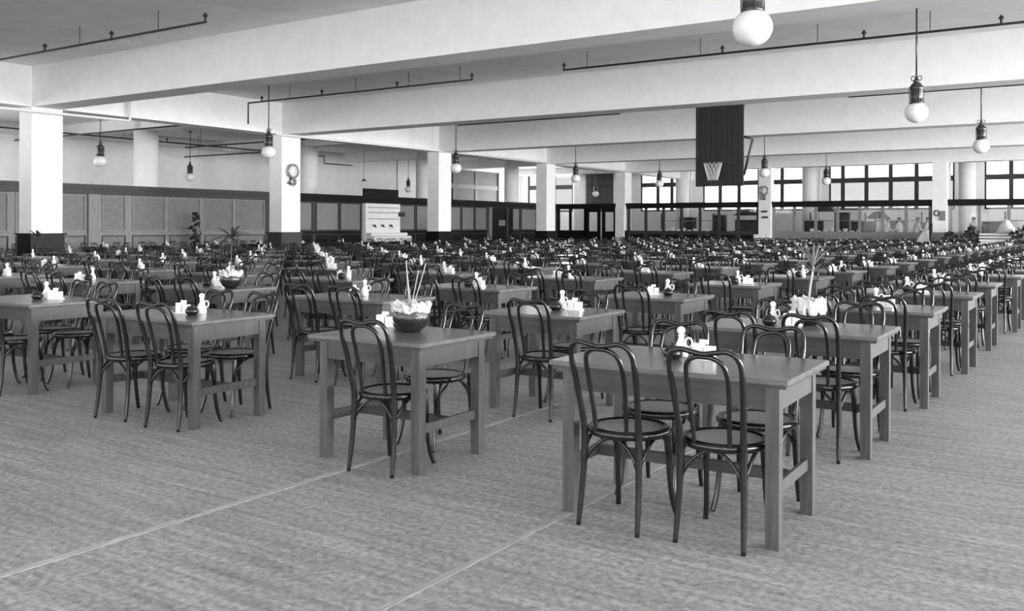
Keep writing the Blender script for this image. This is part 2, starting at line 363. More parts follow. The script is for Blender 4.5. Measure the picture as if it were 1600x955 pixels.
# ------------------------------------------------------------------ pipes
def pipe(name, pts, r, label, mt, heads=(), hang=(), up=1):
    t = thing(name, label, 'pipe'); obj('pipe_run', MB().tube(pts, r, 8), mt, t)
    for h in heads:
        q = MB().tube([h, (h[0], h[1], h[2] + .09)], .022, 6).lathe([(.012, h[2] + .09), (.05, h[2] + .1), (.05, h[2] + .115), (.015, h[2] + .17)], 8, h[0], h[1])
        obj('sprinkler_head', q, mt, t)
    for h in hang: obj('hanger', MB().tube([h, (h[0], h[1], ZC)], .008, 5), mt, t)
    return t
ZP = 5.14
def P(w, t, z=ZP): return (-w, t, z)
pipe('sprinkler_pipe', [P(24, 11), P(14.0, 11)], .024, 'dark ceiling pipe with sprinkler heads at top left of the photo', M['pipe'], [P(19.3, 11), P(16.9, 11), P(14.02, 11)], [P(18, 11), P(15.4, 11)])
pipe('sprinkler_pipe', [P(22.2, 19, 4.5), P(22.2, 19), P(13.8, 19)], .024, 'dark sprinkler pipe left of centre with a drop at its left end', M['pipe'], [P(21.6, 19), P(19.1, 19), P(16.3, 19), P(13.82, 19)], [P(20.4, 19), P(17.8, 19), P(15.9, 19), P(14.2, 19)])
pipe('sprinkler_pipe', [P(11.14, 19), P(-6, 19)], .024, 'long dark sprinkler pipe crossing the ceiling at upper right', M['pipe'], [P(11.12, 19), P(7.2, 19), P(4.3, 19), P(1.9, 19)], [P(10.5, 19), P(7.7, 19), P(5.2, 19), P(3.1, 19)])
pipe('sprinkler_pipe', [P(20.2, 26.9, 5.08), P(13.65, 26.9, 5.08)], .024, 'thin dark pipe under the third bay, left stretch', M['pipe'], [P(16, 26.9, 5.08)], [P(18, 26.9, 5.08), P(15, 26.9, 5.08)])
pipe('sprinkler_pipe', [P(6.5, 26.9, 5.09), P(-6, 26.9, 5.09)], .024, 'thin dark pipe under the third bay, right stretch', M['pipe'], [P(6.45, 26.9, 5.09), P(5.4, 26.9, 5.09)], [P(4.2, 26.9, 5.09)])
pipe('white_pipe', [P(23.38, 6, 4.30), P(23.38, 15.75, 4.36), P(23.38, 15.8, 4.40), P(23.38, 15.8, 5.5)], .035, 'white pipe passing the leftmost column then rising', M['wpipe'], (), [P(23.38, 13.9, 4.35)])
pipe('white_pipe', [P(23.38, 21.2, 4.44), P(23.38, 35, 4.53), P(23.38, 49.2, 4.52)], .04, 'long white conduit along the bottom of the girder', M['wpipe'], (), [P(23.38, y, 4.5) for y in (23.7, 25.2, 28.3, 29.5, 33.3, 35, 38.0, 38.7, 45.3)])
for i, (z, a, b, y) in enumerate(((4.75, 25, 36.5, 19.6), (4.7, 25, 33, 24.9), (4.6, 29, 36.5, 27.5))):
    pipe('aisle_pipe', [P(a, y, z), P(b, y, z)], .03, ['dark pipe under the side aisle ceiling, nearest', 'dark pipe under the side aisle ceiling, middle', 'dark pipe under the side aisle ceiling, farthest'][i], M['pipe'], [], [P(a + 1, y, z), P(b - 1, y, z)])
pipe('aisle_pipe', [P(33, 16, 4.85), P(33, 33, 4.85), P(33, 33, 4.5), P(33, 35, 4.5)], .03, 'dark pipe running lengthwise along the side aisle', M['pipe'], [P(33, y, 4.85) for y in (18, 21, 24, 27)], [P(33, 22, 4.85)])
pipe('riser_pipe', [P(36.85, 33.6, 0.2), P(36.85, 33.6, 5.5)], .05, 'dark vertical riser on the wall just right of the second column', M['pipe'])
pipe('riser_pipe', [P(36.85, 43.0, 0.2), P(36.85, 43.0, 5.5)], .03, 'thin vertical riser on the wall above the drinking fountain', M['steel'])
pipe('riser_pipe', [P(23.0, 55.2, 0.2), P(23.0, 55.2, 5.5)], .06, 'white riser beside the left round column at the far windows', M['wpipe'])
pipe('riser_pipe', [P(14.95, 55.2, 0.2), P(14.95, 55.2, 5.5)], .06, 'white riser beside the middle round column at the far windows', M['wpipe'])
pipe('riser_pipe', [P(8.0, 55.2, 0.2), P(8.0, 55.2, 5.5)], .06, 'white riser behind the right column of the pantry windows', M['wpipe'])

# ------------------------------------------------------------------ hanging lamps
GR = .203
def lamp_parts():
    z = 0                                      # globe centre at origin
    g = MB().lathe([(GR * math.sin(a), -GR * .93 * math.cos(a)) for a in [.02 + i * (2.62 - .02) / 14 for i in range(15)]], 24)
    zb = GR * .93 * .86
    body = MB().lathe([(.10, zb - .02), (.118, zb), (.118, zb + .03), (.108, zb + .04), (.108, zb + .12), (.112, zb + .13), (.112, zb + .24), (.125, zb + .26), (.125, zb + .3), (.07, zb + .37), (.03, zb + .40)], 20)
    cap = MB().lathe([(.05, zb + .37), (.05, zb + .43), (.02, zb + .46)], 12)
    ears = MB()
    for s in (-1, 1): ears.tube([(s * (.055 + .035 * math.cos(a)), 0, zb + .46 + .045 * math.sin(a)) for a in [i * 2 * math.pi / 10 for i in range(10)]], .009, 5, closed=True)
    for a in range(6): ears.tube([(.122 * math.cos(a * 1.047), .122 * math.sin(a * 1.047), zb), (.124 * math.cos(a * 1.047), .124 * math.sin(a * 1.047), zb + .28)], .006, 4)
    return g.mesh('globe'), body.mesh('housing'), cap.mesh('cap'), ears.mesh('bracket_rings'), zb + .44
LP = lamp_parts()
lamps = [(9.26, 3.19, 3.47, 'pale globe lamp cut off by the top of the photo'), (18.1, 3.178, 3.52, 'nearest large globe lamp hanging at upper right'), (26.4, 3.09, 3.52, 'globe lamp hanging near the right edge of the photo'),
         (18.2, 20.4, 3.52, 'globe lamp hanging in front of the second white column'), (26.8, 20.2, 3.52, 'globe lamp hanging beside the third white column'), (17.9, 28.1, 3.52, 'globe lamp in the side aisle just right of the leftmost column'),
         (25.9, 34.0, 3.52, 'small globe lamp before the pale wall of the side aisle'), (35.2, 20.0, 3.52, 'globe lamp beside the fourth white column'), (52.5, 28.35, 3.52, 'tiny globe lamp before the dark window at the far end'),
         (35.1, 11.6, 3.52, 'globe lamp before the slim far column'), (42.9, 11.33, 3.52, 'small globe lamp before the middle round far column'), (41.5, 18.9, 3.52, 'small dark lamp against the bright far window left of the backboard'), (41.0, 34.3, 3.52, 'tiny lamp beside the round aisle column above the fountain')]
for t_, w_, z_, lab in lamps:
    r = thing('pendant_lamp', lab, 'lamp', (-w_, t_, z_), 0, 'globe lamps hanging from the ceiling')
    for nm, me, mt in zip(('globe', 'housing', 'cap', 'bracket_rings'), LP[:4], ('opal', 'lampbody', 'lampbody', 'lampbody')): obj(nm, me, M[mt], r)
    obj('rod', MB().tube([(0, 0, LP[4]), (0, 0, ZC - z_)], .016, 6), M['lampbody'], r)
    obj('ceiling_rose', MB().lathe([(.07, ZC - z_ - .05), (.07, ZC - z_)], 12), M['lampbody'], r)
r = thing('cord_pendant', 'thin cord pendant with a small shade before the pale wall', 'lamp', (-34.5, 37.5, 3.85))
obj('cord', MB().tube([(0, 0, .1), (0, 0, ZC - 3.85)], .012, 5), M['pipe'], r); obj('shade', MB().lathe([(.16, 0), (.03, .12)], 12), M['pipe'], r)

# ------------------------------------------------------------------ basketball backboard hung from the second beam
bb = thing('backboard', 'dark vertical-board basketball backboard with hoop hanging from the ceiling beam', 'backboard', (0, 0, 0))
n = 9; w0, w1 = 7.93, 9.19
for i in range(n):
    a = -w1 + (w1 - w0) * i / n; b_ = -w1 + (w1 - w0) * (i + 1) / n
    obj('board', MB().box(a + .003, b_ - .003, 22.38 + .004 * (i % 2), 22.43, 2.455, ZB + .06), M['board'], bb)
obj('batten', MB().box(-9.15, -7.97, 22.43, 22.48, 2.75, 2.86).box(-9.15, -7.97, 22.43, 22.48, 3.9, 4.02), M['board'], bb)
obj('beam_strap', MB().box(-9.0, -8.9, 22.34, 22.42, ZB - .02, ZB + .5).box(-8.25, -8.15, 22.34, 22.42, ZB - .02, ZB + .5), M['iron'], bb)
cx, cy, cz = -8.58, 22.0, 3.03
rim = obj('rim', MB().tube([(cx + .228 * math.cos(a), cy + .228 * math.sin(a), cz) for a in [i * 2 * math.pi / 24 for i in range(24)]], .012, 6, closed=True).tube([(cx, cy + .22, cz), (cx, 22.38, cz)], .014, 6), M['iron'], bb)
obj('support_bar', MB().box(-9.0, -8.16, 22.33, 22.38, cz - .025, cz + .025), M['iron'], bb)
nq = MB()
for i in range(12):
    for s in (-1, 1):
        pts = []
        for k in range(5):
            a = (i + s * k * .5) * 2 * math.pi / 12; rr = .228 - .028 * k; pts.append((cx + rr * math.cos(a), cy + rr * math.sin(a), cz - .11 * k))
        nq.tube(pts, .006, 4)
obj('net', nq, M['net'], rim)
obj('brace', MB().tube([(-7.93, 22.45, 3.68), (-7.77, 22.6, 3.62), (-7.94, 22.46, 2.72)], .035, 6).tube([(-7.77, 22.6, 3.62), (-7.77, 22.6, 3.64)], .03, 5), M['iron'], bb)
for a in (-8.95, -8.2): obj('strut', MB().tube([(a, 22.45, 2.8), (a, 23.55, ZC - .02)], .02, 5), M['iron'], bb)

# ------------------------------------------------------------------ tables
Z_T = .762; D_T = .76; W_L = 1.19; W_S = .893
def table_meshes(Wd):
    h, d, o, l = Wd / 2, D_T / 2, .054, .062
    top = MB().box(-h, h, -d, d, Z_T - .026, Z_T, .005)
    mold = MB().box(-h + .014, h - .014, -d + .014, d - .014, Z_T - .04, Z_T - .0255)
    leg = MB(); a, b = l / 2, l / 2 - .0015
    leg.add([(-b, -b, 0), (b, -b, 0), (b, b, 0), (-b, b, 0), (-a, -a, .12), (a, -a, .12), (a, a, .12), (-a, a, .12), (-a, -a, Z_T - .04), (a, -a, Z_T - .04), (a, a, Z_T - .04), (-a, a, Z_T - .04)],
            [(3, 2, 1, 0), (8, 9, 10, 11)] + [(k * 4 + i, k * 4 + (i + 1) % 4, k * 4 + 4 + (i + 1) % 4, k * 4 + 4 + i) for k in range(2) for i in range(4)])
    lx, ly = h - o - l / 2, d - o - l / 2
    ap_long = MB().box(-lx + l / 2, lx - l / 2, -.011, .011, Z_T - .147, Z_T - .04)
    ap_end = MB().box(-.011, .011, -ly + l / 2, ly - l / 2, Z_T - .147, Z_T - .04)
    st_end = MB().box(-.011, .011, -ly + l / 2, ly - l / 2, .225, .282, .003)
    st_long = MB().box(-lx + .011, lx - .011, -.013, .013, .225, .282, .003)
    ps = [('tabletop', top, (0, 0)), ('edge_moulding', mold, (0, 0))] + [('leg', leg, (sx * lx, sy * ly)) for sx in (-1, 1) for sy in (-1, 1)]
    ps += [('apron', ap_long, (0, s * (ly + l / 2 - .016))) for s in (-1, 1)] + [('end_apron', ap_end, (s * (lx + l / 2 - .016), 0)) for s in (-1, 1)]
    ps += [('end_stretcher', st_end, (s * lx, 0)) for s in (-1, 1)] + [('stretcher', st_long, (0, 0))]
    cache = {}; out = []; one = MB()
    for nm, mb, (x, y) in ps:
        if id(mb) not in cache:
            cache[id(mb)] = mb.mesh(nm); cache[id(mb)].materials.append(M['oak_lit_top'] if nm == 'tabletop' else M['oak'] if nm in ('edge_moulding', 'apron', 'stretcher') else M['oak2'])
        out.append((nm, cache[id(mb)], (x, y, 0))); one.add([(v[0] + x, v[1] + y, v[2]) for v in mb.v], mb.f)
    om = one.mesh('lunch_table'); om.materials.append(M['oak_lit_top']); om.materials.append(M['oak'])
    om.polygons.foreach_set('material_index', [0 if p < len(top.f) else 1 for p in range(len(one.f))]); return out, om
TM = {W_L: table_meshes(W_L), W_S: table_meshes(W_S)}

# ------------------------------------------------------------------ bentwood chair (front towards +y, origin on the floor under the seat)
def arch(p, q, top, n=8):
    a, b, c = Vector(p), Vector(q), Vector(top); out = []
    for i in range(n + 1):
        t = i / n; s = math.sin(math.pi * t) ** .7; base = a.lerp(b, t); out.append(base + (c - (a + b) / 2) * s)
    return out
def chair_shapes(per, sides, ring):
    S = []
    half = [(.158, -.215, 0), (.152, -.19, .18), (.146, -.178, .40), (.148, -.188, .50), (.160, -.226, .67), (.166, -.268, .805), (.150, -.290, .868), (.108, -.298, .890), (.05, -.298, .882), (0, -.296, .874)]
    ctrl = [(-x, y, z) for x, y, z in half] + list(reversed(half[:-1]))
    pts = spline(ctrl, per); m = len(pts)
    rad = [.0145 + .0035 * math.exp(-((p.z - .40) / .16) ** 2) - .002 * (p.z > .8) - .003 * max(0, (.12 - p.z) / .12) for p in pts]
    S.append(('back_frame', MB().tube(pts, rad, sides)))
    ih = [(.082, -.175, .435), (.086, -.196, .56), (.095, -.230, .715), (.088, -.266, .815), (.052, -.284, .853), (0, -.288, .861)]
    S.append(('inner_hoop', MB().tube(spline([(-x, y, z) for x, y, z in ih] + list(reversed(ih[:-1])), per), .0115, sides)))
    sr = MB(); prof = [(.170, .428), (.196, .424), (.207, .436), (.208, .450), (.200, .461), (.186, .464), (.172, .461), (.168, .450)]
    vs = []; n = ring; k = len(prof)
    for i in range(n):
        a = 2 * math.pi * i / n
        for r, z in prof: vs.append((r * math.cos(a) * .98, r * math.sin(a), z))
    sr.add(vs, [(i * k + j, ((i + 1) % n) * k + j, ((i + 1) % n) * k + (j + 1) % k, i * k + (j + 1) % k) for i in range(n) for j in range(k)], True)
    S.append(('seat_ring', sr))
    cn = MB(); cn.add([(0, 0, .452)] + [(.174 * math.cos(2 * math.pi * i / n) * .98, .174 * math.sin(2 * math.pi * i / n), .456) for i in range(n)], [(0, i + 1, (i + 1) % n + 1) for i in range(n)])
    cn.add([(0, 0, .446)] + [(.174 * math.cos(2 * math.pi * i / n) * .98, .174 * math.sin(2 * math.pi * i / n), .446) for i in range(n)], [(0, (i + 1) % n + 1, i + 1) for i in range(n)])
    S.append(('cane_seat', cn))
    for s in (-1, 1):
        lp = spline([(s * .140, .128, .43), (s * .143, .135, .34), (s * .145, .145, .20), (s * .152, .165, .08), (s * .166, .190, 0)], per)
        S.append(('front_leg', MB().tube(lp, [.014 + .006 * math.exp(-((p.z - .36) / .07) ** 2) for p in lp], sides)))
        S.append(('side_brace', MB().tube(arch((s * .15, -.186, .30), (s * .143, .135, .30), (s * .165, -.02, .432), per + 4), .009, max(5, sides - 2))))
    S.append(('rear_brace', MB().tube(arch((-.146, -.186, .29), (.146, -.186, .29), (0, -.165, .425), per + 4), .009, max(5, sides - 2))))
    return S
near = chair_shapes(6, 8, 28); mid = chair_shapes(3, 6, 14); low = chair_shapes(2, 4, 9)
CH = []
for nm, mb in near:
    me = mb.mesh(nm); me.materials.append(M['cane'] if nm == 'cane_seat' else M['bent']); CH.append((nm, me))
def joined(shapes, name):
    q = MB(); idx = []
    for nm, mb in shapes: q.add(mb.v, mb.f, nm != 'cane_seat'); idx += [1 if nm == 'cane_seat' else 0] * len(mb.f)
    me = q.mesh(name); me.materials.append(M['bent']); me.materials.append(M['cane']); me.polygons.foreach_set('material_index', idx); return me, q, idx
CH_MID, _, _ = joined(mid, 'bentwood_chair'); _, CH_LOW, LOW_IDX = joined(low, 'distant_chairs')

# ------------------------------------------------------------------ layout of the lunch tables
ORD = ['first', 'second', 'third', 'fourth', 'fifth', 'sixth', 'seventh', 'eighth', 'ninth', 'tenth', 'eleventh', 'twelfth', 'thirteenth', 'fourteenth', 'fifteenth', 'sixteenth', 'seventeenth', 'eighteenth', 'nineteenth', 'twentieth', 'twenty-first', 'twenty-second', 'twenty-third']
FILES = [1.21, 3.31, 5.35, 7.60, 9.78, 11.95, 14.1, 16.25, 18.4, 20.55, 25.3]
FN = ['rightmost file'] + [o + ' file from right' for o in ORD[1:10]] + ['file behind the columns']
KNOWN = {(0, 0): (3.996, 1.213, -.031), (0, 1): (5.896, 1.246, -.019), (0, 2): (7.815, 1.236, -.016), (0, 3): (9.9, 1.22, 0), (0, 4): (11.95, 1.24, 0), (1, 0): (4.064, 3.305, -.008), (1, 1): (5.93, 3.33, -.01), (1, 2): (7.92, 3.36, 0), (1, 3): (10.2, 3.40, 0),
         (2, 0): (4.095, 5.35, -.003), (2, 1): (6.15, 5.43, -.01), (2, 2): (7.95, 5.42, 0), (2, 3): (10.17, 5.48, 0), (3, 0): (4.192, 7.584, .003), (3, 1): (6.24, 7.70, 0), (3, 2): (8.22, 7.74, 0)}
cth, sth = math.cos(.5851126), math.sin(.5851126)
def px(x, y, z):
    w, t = -x, y; lat = sth * t - cth * w; dep = cth * t + sth * w
    if dep < .5: return None
    return 800 + 1447.19 * lat / dep, 353.44 - 1447.19 * (z - 1.43) / dep, dep
tables = []
rng = random.Random(5)
for fi, fw in enumerate(FILES):
    cnt = 0
    for ri in range(21):
        jit = (rng.uniform(-.05, .05), rng.uniform(-.04, .04), rng.uniform(-.02, .02))
        if (fi, ri) in KNOWN: t, w, ro = KNOWN[fi, ri]
        else: t, w, ro = 4.1 + 2.03 * ri + jit[0], fw + jit[1], jit[2]
        Wd = W_S if fi == 1 else W_L
        p = [px(-(w + a), t + b, z) for a in (0, Wd) for b in (-.3, D_T + .3) for z in (0, .8)]
        p = [q for q in p if q]
        if not p or max(q[0] for q in p) < -10 or min(q[0] for q in p) > 1610 or min(q[1] for q in p) > 960: continue
        if fi == 10 and ri > 17: continue
        tables.append(dict(f=fi, r=cnt, t=t, w=w, ro=ro, W=Wd, d=px(-(w + Wd / 2), t + .4, .5)[2], key=(fi, ri))); cnt += 1
tables.sort(key=lambda q: q['d'])
N_PARTS = 46
chairs = []
for i, tb in enumerate(tables):
    cx, cy = -(tb['w'] + tb['W'] / 2), tb['t'] + D_T / 2
    # rotation is about the front right corner
    ca, sa = math.cos(-tb['ro']), math.sin(-tb['ro'])
    fx, fy = -tb['w'], tb['t']; dx, dy = cx - fx, cy - fy
    cx, cy = fx + dx * ca - dy * sa, fy + dx * sa + dy * ca
    where = '%s from front in %s' % (ORD[tb['r']], FN[tb['f']])
    small = tb['W'] == W_S
    lab = ('small square oak' if small else 'long oak') + ' lunch table, ' + where
    tb['where'] = '%s table of %s' % (ORD[tb['r']], FN[tb['f']])
    parts, one = TM[tb['W']]
    if i < N_PARTS:
        r = thing('lunch_table', lab, 'table', (cx, cy, 0), -tb['ro'], 'oak lunch tables set in rows')
        for nm, me, loc in parts: obj(nm, me, None, r, loc)
    else:
        tag(obj('lunch_table', one, None, None, (cx, cy, 0), -tb['ro']), lab, 'table', 'oak lunch tables set in rows')
    tb['c'] = (cx, cy)
    for side in (0, 1):
        offs = [.45] if small else [.34, .86]
        for oi, of in enumerate(offs):
            u = tb['W'] / 2 - of; yy = (-.28 if side == 0 else .28)
            jx, jy, jr = rng.uniform(-.03, .03), rng.uniform(-.035, .03), rng.uniform(-.07, .07)
            if tb['key'] == (0, 0) and side == 0: u, yy, jx, jy, jr = ((-1.55 - cx) if oi == 0 else (-2.025 - cx)), 4.115 - cy - (.0 if oi == 0 else .02), 0, 0, (.02 if oi == 0 else -.04)
            if tb['key'] == (0, 0) and side == 1: u, yy, jx, jy, jr = ((-1.56 - cx) if oi == 0 else (-2.09 - cx)), .27, 0, 0, .03
            if tb['key'] == (1, 0) and side == 0: u, yy, jx, jy, jr = -3.63 - cx, 4.20 - cy, 0, 0, .06
            if tb['key'] == (1, 0) and side == 1: u, yy, jx, jy, jr = -3.78 - cx, .36, 0, 0, -.10
            if tb['key'] == (2, 0) and side == 0: u, yy, jx, jy, jr = ((-5.63 - cx) if oi == 0 else (-6.23 - cx)), 4.25 - cy, 0, 0, .12
            if tb['key'] == (1, 1) and side == 0: u, yy, jx, jy, jr = -3.66 - cx, 6.0 - cy, 0, 0, .02
            x = cx + (u + jx) * ca - (yy + jy) * sa; y = cy + (u + jx) * sa + (yy + jy) * ca
            q = px(x, y, .6)
            if not q or q[0] < -60 or q[0] > 1660 or q[1] > 1000: continue
            seat = ('near' if side == 0 else 'far') + (' side' if small else (' right seat' if oi == 0 else ' left seat'))
            chairs.append((q[2], x, y, (0 if side == 0 else math.pi) + jr, 'dark bentwood chair at %s of %s' % (seat, tb['where'])))
chairs.sort()
NP, NI = 110, 300
for i, (d_, x, y, rz, lab) in enumerate(chairs[:NI]):
    if i < NP:
        r = thing('bentwood_chair', lab, 'chair', (x, y, 0), rz, 'bentwood chairs at the lunch tables')
        seat = None
        for nm, me in CH:
            o = obj(nm, me, None, seat if nm == 'cane_seat' else r)
            if nm == 'seat_ring': seat = o
    else: tag(obj('bentwood_chair', CH_MID, None, None, (x, y, 0), rz), lab, 'chair', 'bentwood chairs at the lunch tables')
q = MB(); idx = []
for d_, x, y, rz, lab in chairs[NI:]:
    c, s = math.cos(rz), math.sin(rz)
    q.add([(x + v[0] * c - v[1] * s, y + v[0] * s + v[1] * c, v[2]) for v in CH_LOW.v], CH_LOW.f, True); idx += LOW_IDX
me = q.mesh('distant_chairs'); me.materials.append(M['bent']); me.materials.append(M['cane']); me.polygons.foreach_set('material_index', idx)
o = obj('distant_chairs', me); o['kind'] = 'stuff'; tag(o, 'crowd of small distant bentwood chairs towards the back of the room', 'chairs')

# ------------------------------------------------------------------ what stands on the tables
cr_body = MB().lathe([(.001, 0), (.034, 0), (.036, .01), (.034, .05), (.016, .085), (.014, .105), (.020, .11)], 14).mesh('cruet_body')
cr_stop = MB().lathe([(.010, .105), (.012, .115), (.021, .128), (.021, .14), (.012, .152), (.001, .155)], 12).mesh('stopper')
cr_hand = MB().tube([(.044 + .02 * math.cos(a), 0, .075 + .024 * math.sin(a)) for a in [i * 2 * math.pi / 12 for i in range(12)]], .005, 6, closed=True).mesh('ring_handle')
pot_body = MB().lathe([(.001, 0), (.03, 0), (.048, .018), (.05, .035), (.036, .056), (.034, .06), (.001, .06)], 16).mesh('pot_body')
pot_lid = MB().lathe([(.036, .058), (.026, .066), (.008, .07), (.01, .078), (.001, .082)], 14).mesh('pot_lid')
nap = MB().box(-.062, .062, -.034, .034, 0, .01).box(-.056, -.002, -.025, .025, .01, .08).box(.004, .054, -.023, .025, .01, .068).mesh('napkin_block')
nap_c = MB().box(-.022, .022, -.007, .007, .078, .10).mesh('napkin_clip')
def lowpoly(list_): 
    q = MB()
    for me in list_: q.add([tuple(v.co) for v in me.vertices], [tuple(p.vertices) for p in me.polygons], True)
    return q
CR1 = lowpoly([cr_body, cr_stop, cr_hand]).mesh('cruet'); PT1 = lowpoly([pot_body, pot_lid]).mesh('condiment_pot'); NP1 = lowpoly([nap, nap_c]).mesh('napkin_holder')
for i, tb in enumerate(tables):
    cx, cy = tb['c']; R = rng
    ox, oy = R.uniform(-.12, .12), R.uniform(-.02, .06); a = R.uniform(-.5, .5)
    if tb['key'] == (0, 0): ox, oy, a = -.03, .05, .1
    elif tb['key'] == (2, 0): ox, oy, a = .10, .0, .1
    elif tb['key'] == (1, 0): ox, oy, a = -.24, .22, .2
    elif tb['key'] == (0, 1): ox, oy, a = -.12, .02, .2
    elif tb['key'] == (1, 1): ox, oy, a = .05, .1, .1
    elif tb['key'] == (3, 1): ox, oy, a = -.1, .1, .1
    def at(dx, dy): return (cx + ox + dx * math.cos(a) - dy * math.sin(a), cy + oy + dx * math.sin(a) + dy * math.cos(a), Z_T + .0005)
    sw = 1 if R.random() < .7 else -1
    if tb['key'] in ((2, 0),): sw = -1
    if tb['key'] in ((0, 0), (1, 1)): sw = 1
    w = tb['where']; pn = i < 30
    la = 'white stoppered cruet on %s' % w; lb = 'dark round condiment pot on %s' % w; lc = 'white napkin holder on %s' % w
    rz = R.uniform(-.6, .6)
    if pn:
        r = thing('cruet', la, 'cruet', at(-.05 * sw, .05), rz, 'white cruets on the lunch tables')
        for nm, me in (('bottle', cr_body), ('stopper', cr_stop), ('ring_handle', cr_hand)): obj(nm, me, M['china'], r)
        r = thing('condiment_pot', lb, 'pot', at(-.06 * sw, -.055), 0, 'dark condiment pots on the lunch tables')
        for nm, me in (('pot_body', pot_body), ('lid', pot_lid)): obj(nm, me, M['jar'], r)
        r = thing('napkin_holder', lc, 'napkin holder', at(.085 * sw, .0), a + rz * .4, 'white napkin holders on the lunch tables')
        for nm, me in (('napkin_stack', nap), ('clip', nap_c)): obj(nm, me, M['china'], r)
    else:
        tag(obj('cruet', CR1, M['china'], None, at(-.05 * sw, .05), rz), la, 'cruet', 'white cruets on the lunch tables')
        tag(obj('condiment_pot', PT1, M['jar'], None, at(-.06 * sw, -.055)), lb, 'pot', 'dark condiment pots on the lunch tables')
        tag(obj('napkin_holder', NP1, M['china'], None, at(.085 * sw, .0), a + rz * .4), lc, 'napkin holder', 'white napkin holders on the lunch tables')

# planted bowls
def leaf(base, dirv, L, wd, droop, m, parent, n=6):
    d = Vector(dirv).normalized(); side = d.cross(Vector((0, 0, 1))); side = side.normalized() if side.length > .05 else Vector((1, 0, 0))
    vs = []; b = Vector(base)
    for i in range(n + 1):
        t = i / n; p = b + d * L * t + Vector((0, 0, -droop * L * t * t)); w = wd * math.sin(math.pi * (.12 + .88 * t)) * .5
        if i == n: w = wd * .02
        vs += [p - side * w, p + Vector((0, 0, .15 * w)), p + side * w]
    fs = []
    for i in range(n):
        for k in (0, 1): fs.append((i * 3 + k, i * 3 + k + 1, i * 3 + 4 + k, i * 3 + 3 + k))
    nv = len(vs); vs += [v - Vector((0, 0, .0015)) for v in vs]; fs += [tuple(j + nv for j in reversed(f)) for f in fs]
    return obj('leaf', MB().add(vs, fs, True), m, parent)
def bowl(name, label, x, y, rad, pale, kind):
    r = thing(name, label, 'potted plant', (x, y, Z_T + .0005))
    k = rad / .118
    prof = [(.001, 0), (.055 * k, 0), (.09 * k, .03), (.116 * k, .075), (.118 * k, .105), (.10 * k, .14), (.10 * k, .15), (.085 * k, .15), (.085 * k, .12), (.001, .12)]
    obj('bowl', MB().lathe(prof, 28), M['bowl'], r)
    rd = random.Random(3); ph = [rd.uniform(0, 6) for _ in range(4)]
    wob = lambda a, z: (.6 + 7 * max(0, z - .12)) * (.08 * math.sin(9 * a + ph[0] + z * 30) + .05 * math.sin(17 * a + ph[1]) + .05 * math.sin(31 * a + ph[2] + z * 80))
    zl = .075 if pale else .13
    obj('paper_ruffle', MB().lathe([(.118 * k, zl), (.122 * k, zl + .03), (.112 * k, .15), (.120 * k, .178), (.112 * k, .182), (.09 * k, .168), (.02, .16)], 84, wob=wob, zw=lambda a, z: (.3 + 5 * max(0, z - .1)) * (.012 * math.sin(5 * a + ph[3]) + .011 * math.sin(11 * a + ph[1]) + .008 * math.sin(23 * a + ph[0]))), M['paper'], r)
    if kind == 'stems':
        for a, l, ln in ((.3, .28, .10), (2.2, .26, -.08), (4.0, .30, .03), (5.2, .24, .12)):
            obj('stem', MB().tube(spline([(.01 * math.cos(a), .01 * math.sin(a), .15), (.03 * math.cos(a) + ln * .3, .03 * math.sin(a), .15 + l * .5), (.045 * math.cos(a) + ln * .6, .05 * math.sin(a), .15 + l)], 4), .0035, 5), M['stem'], r)
    elif kind == 'dracaena':
        obj('stem', MB().tube(spline([(0, 0, .14), (.01, 0, .26), (.03, .01, .40)], 4), .008, 6), M['stem'], r)
        for i in range(22):
            a = i * 2.4; e = .35 + 1.15 * ((i * 37) % 22) / 22
            leaf((.025, .01, .36 + .04 * (i % 3) / 2), (math.cos(a) * math.cos(e), math.sin(a) * math.cos(e), math.sin(e)), (.20 + .05 * (i % 3)), .013, .25, M['leafl'], r)
    else:
        obj('stem', MB().tube(spline([(0, 0, .14), (.005, 0, .34), (.02, 0, .54)], 4), .008, 6), M['leafd'], r)
        for i in range(16):
            a = i * 2.4; e = .05 + 1.2 * ((i * 29) % 16) / 16
            leaf((.02, 0, .53), (math.cos(a) * math.cos(e), math.sin(a) * math.cos(e), math.sin(e)), .30, .03, .45, M['leafd'], r)
    return r
bowl('planted_bowl', 'dark glazed bowl with white paper ruffle and thin bare stems on small table', -3.755, 4.52, .118, False, 'stems')
bowl('planted_bowl', 'pale ruffled bowl with spiky plant on second table of rightmost file', -1.80, 6.38, .106, True, 'dracaena')
bowl('planted_bowl', 'dark bowl with white ruffle and small palm on a left table', -7.92, 6.55, .115, False, 'palm')

# ------------------------------------------------------------------ drinking fountain and other fittings
df = thing('drinking_fountain', 'white marble drinking fountain with three taps against the left partition', 'fountain', (XP, 31.55, 0))
obj('back_slab', MB().box(-.04, .22, -1.22, 1.1, 0, 2.42, .02), M['marble'], df)
for z in (1.72, 2.0, 2.22): obj('ledge', MB().box(.2, .27, -1.1, .95, z, z + .035), M['steel'], df)
obj('basin', MB().box(.2, .75, -1.22, 1.32, 0, .98, .05).box(.2, .55, -1.22, 1.25, .98, 1.12, .03), M['marble'], df)
for y in (-.75, -.2, .35): obj('tap', MB().tube([(.22, y, 1.42), (.36, y, 1.42), (.38, y, 1.34)], .03, 6).tube([(.3, y - .06, 1.46), (.3, y + .06, 1.46)], .02, 5), M['iron'], df)
obj('side_bracket', MB().box(.1, .3, .95, 1.35, 1.85, 2.05), M['iron'], df)
tag(obj('sign_board', MB().box(XP - .1, XP + .02, 30.45, 32.75, 2.745, 3.08, .01), M['dark']), 'blank dark board standing on the cornice above the fountain', 'board')
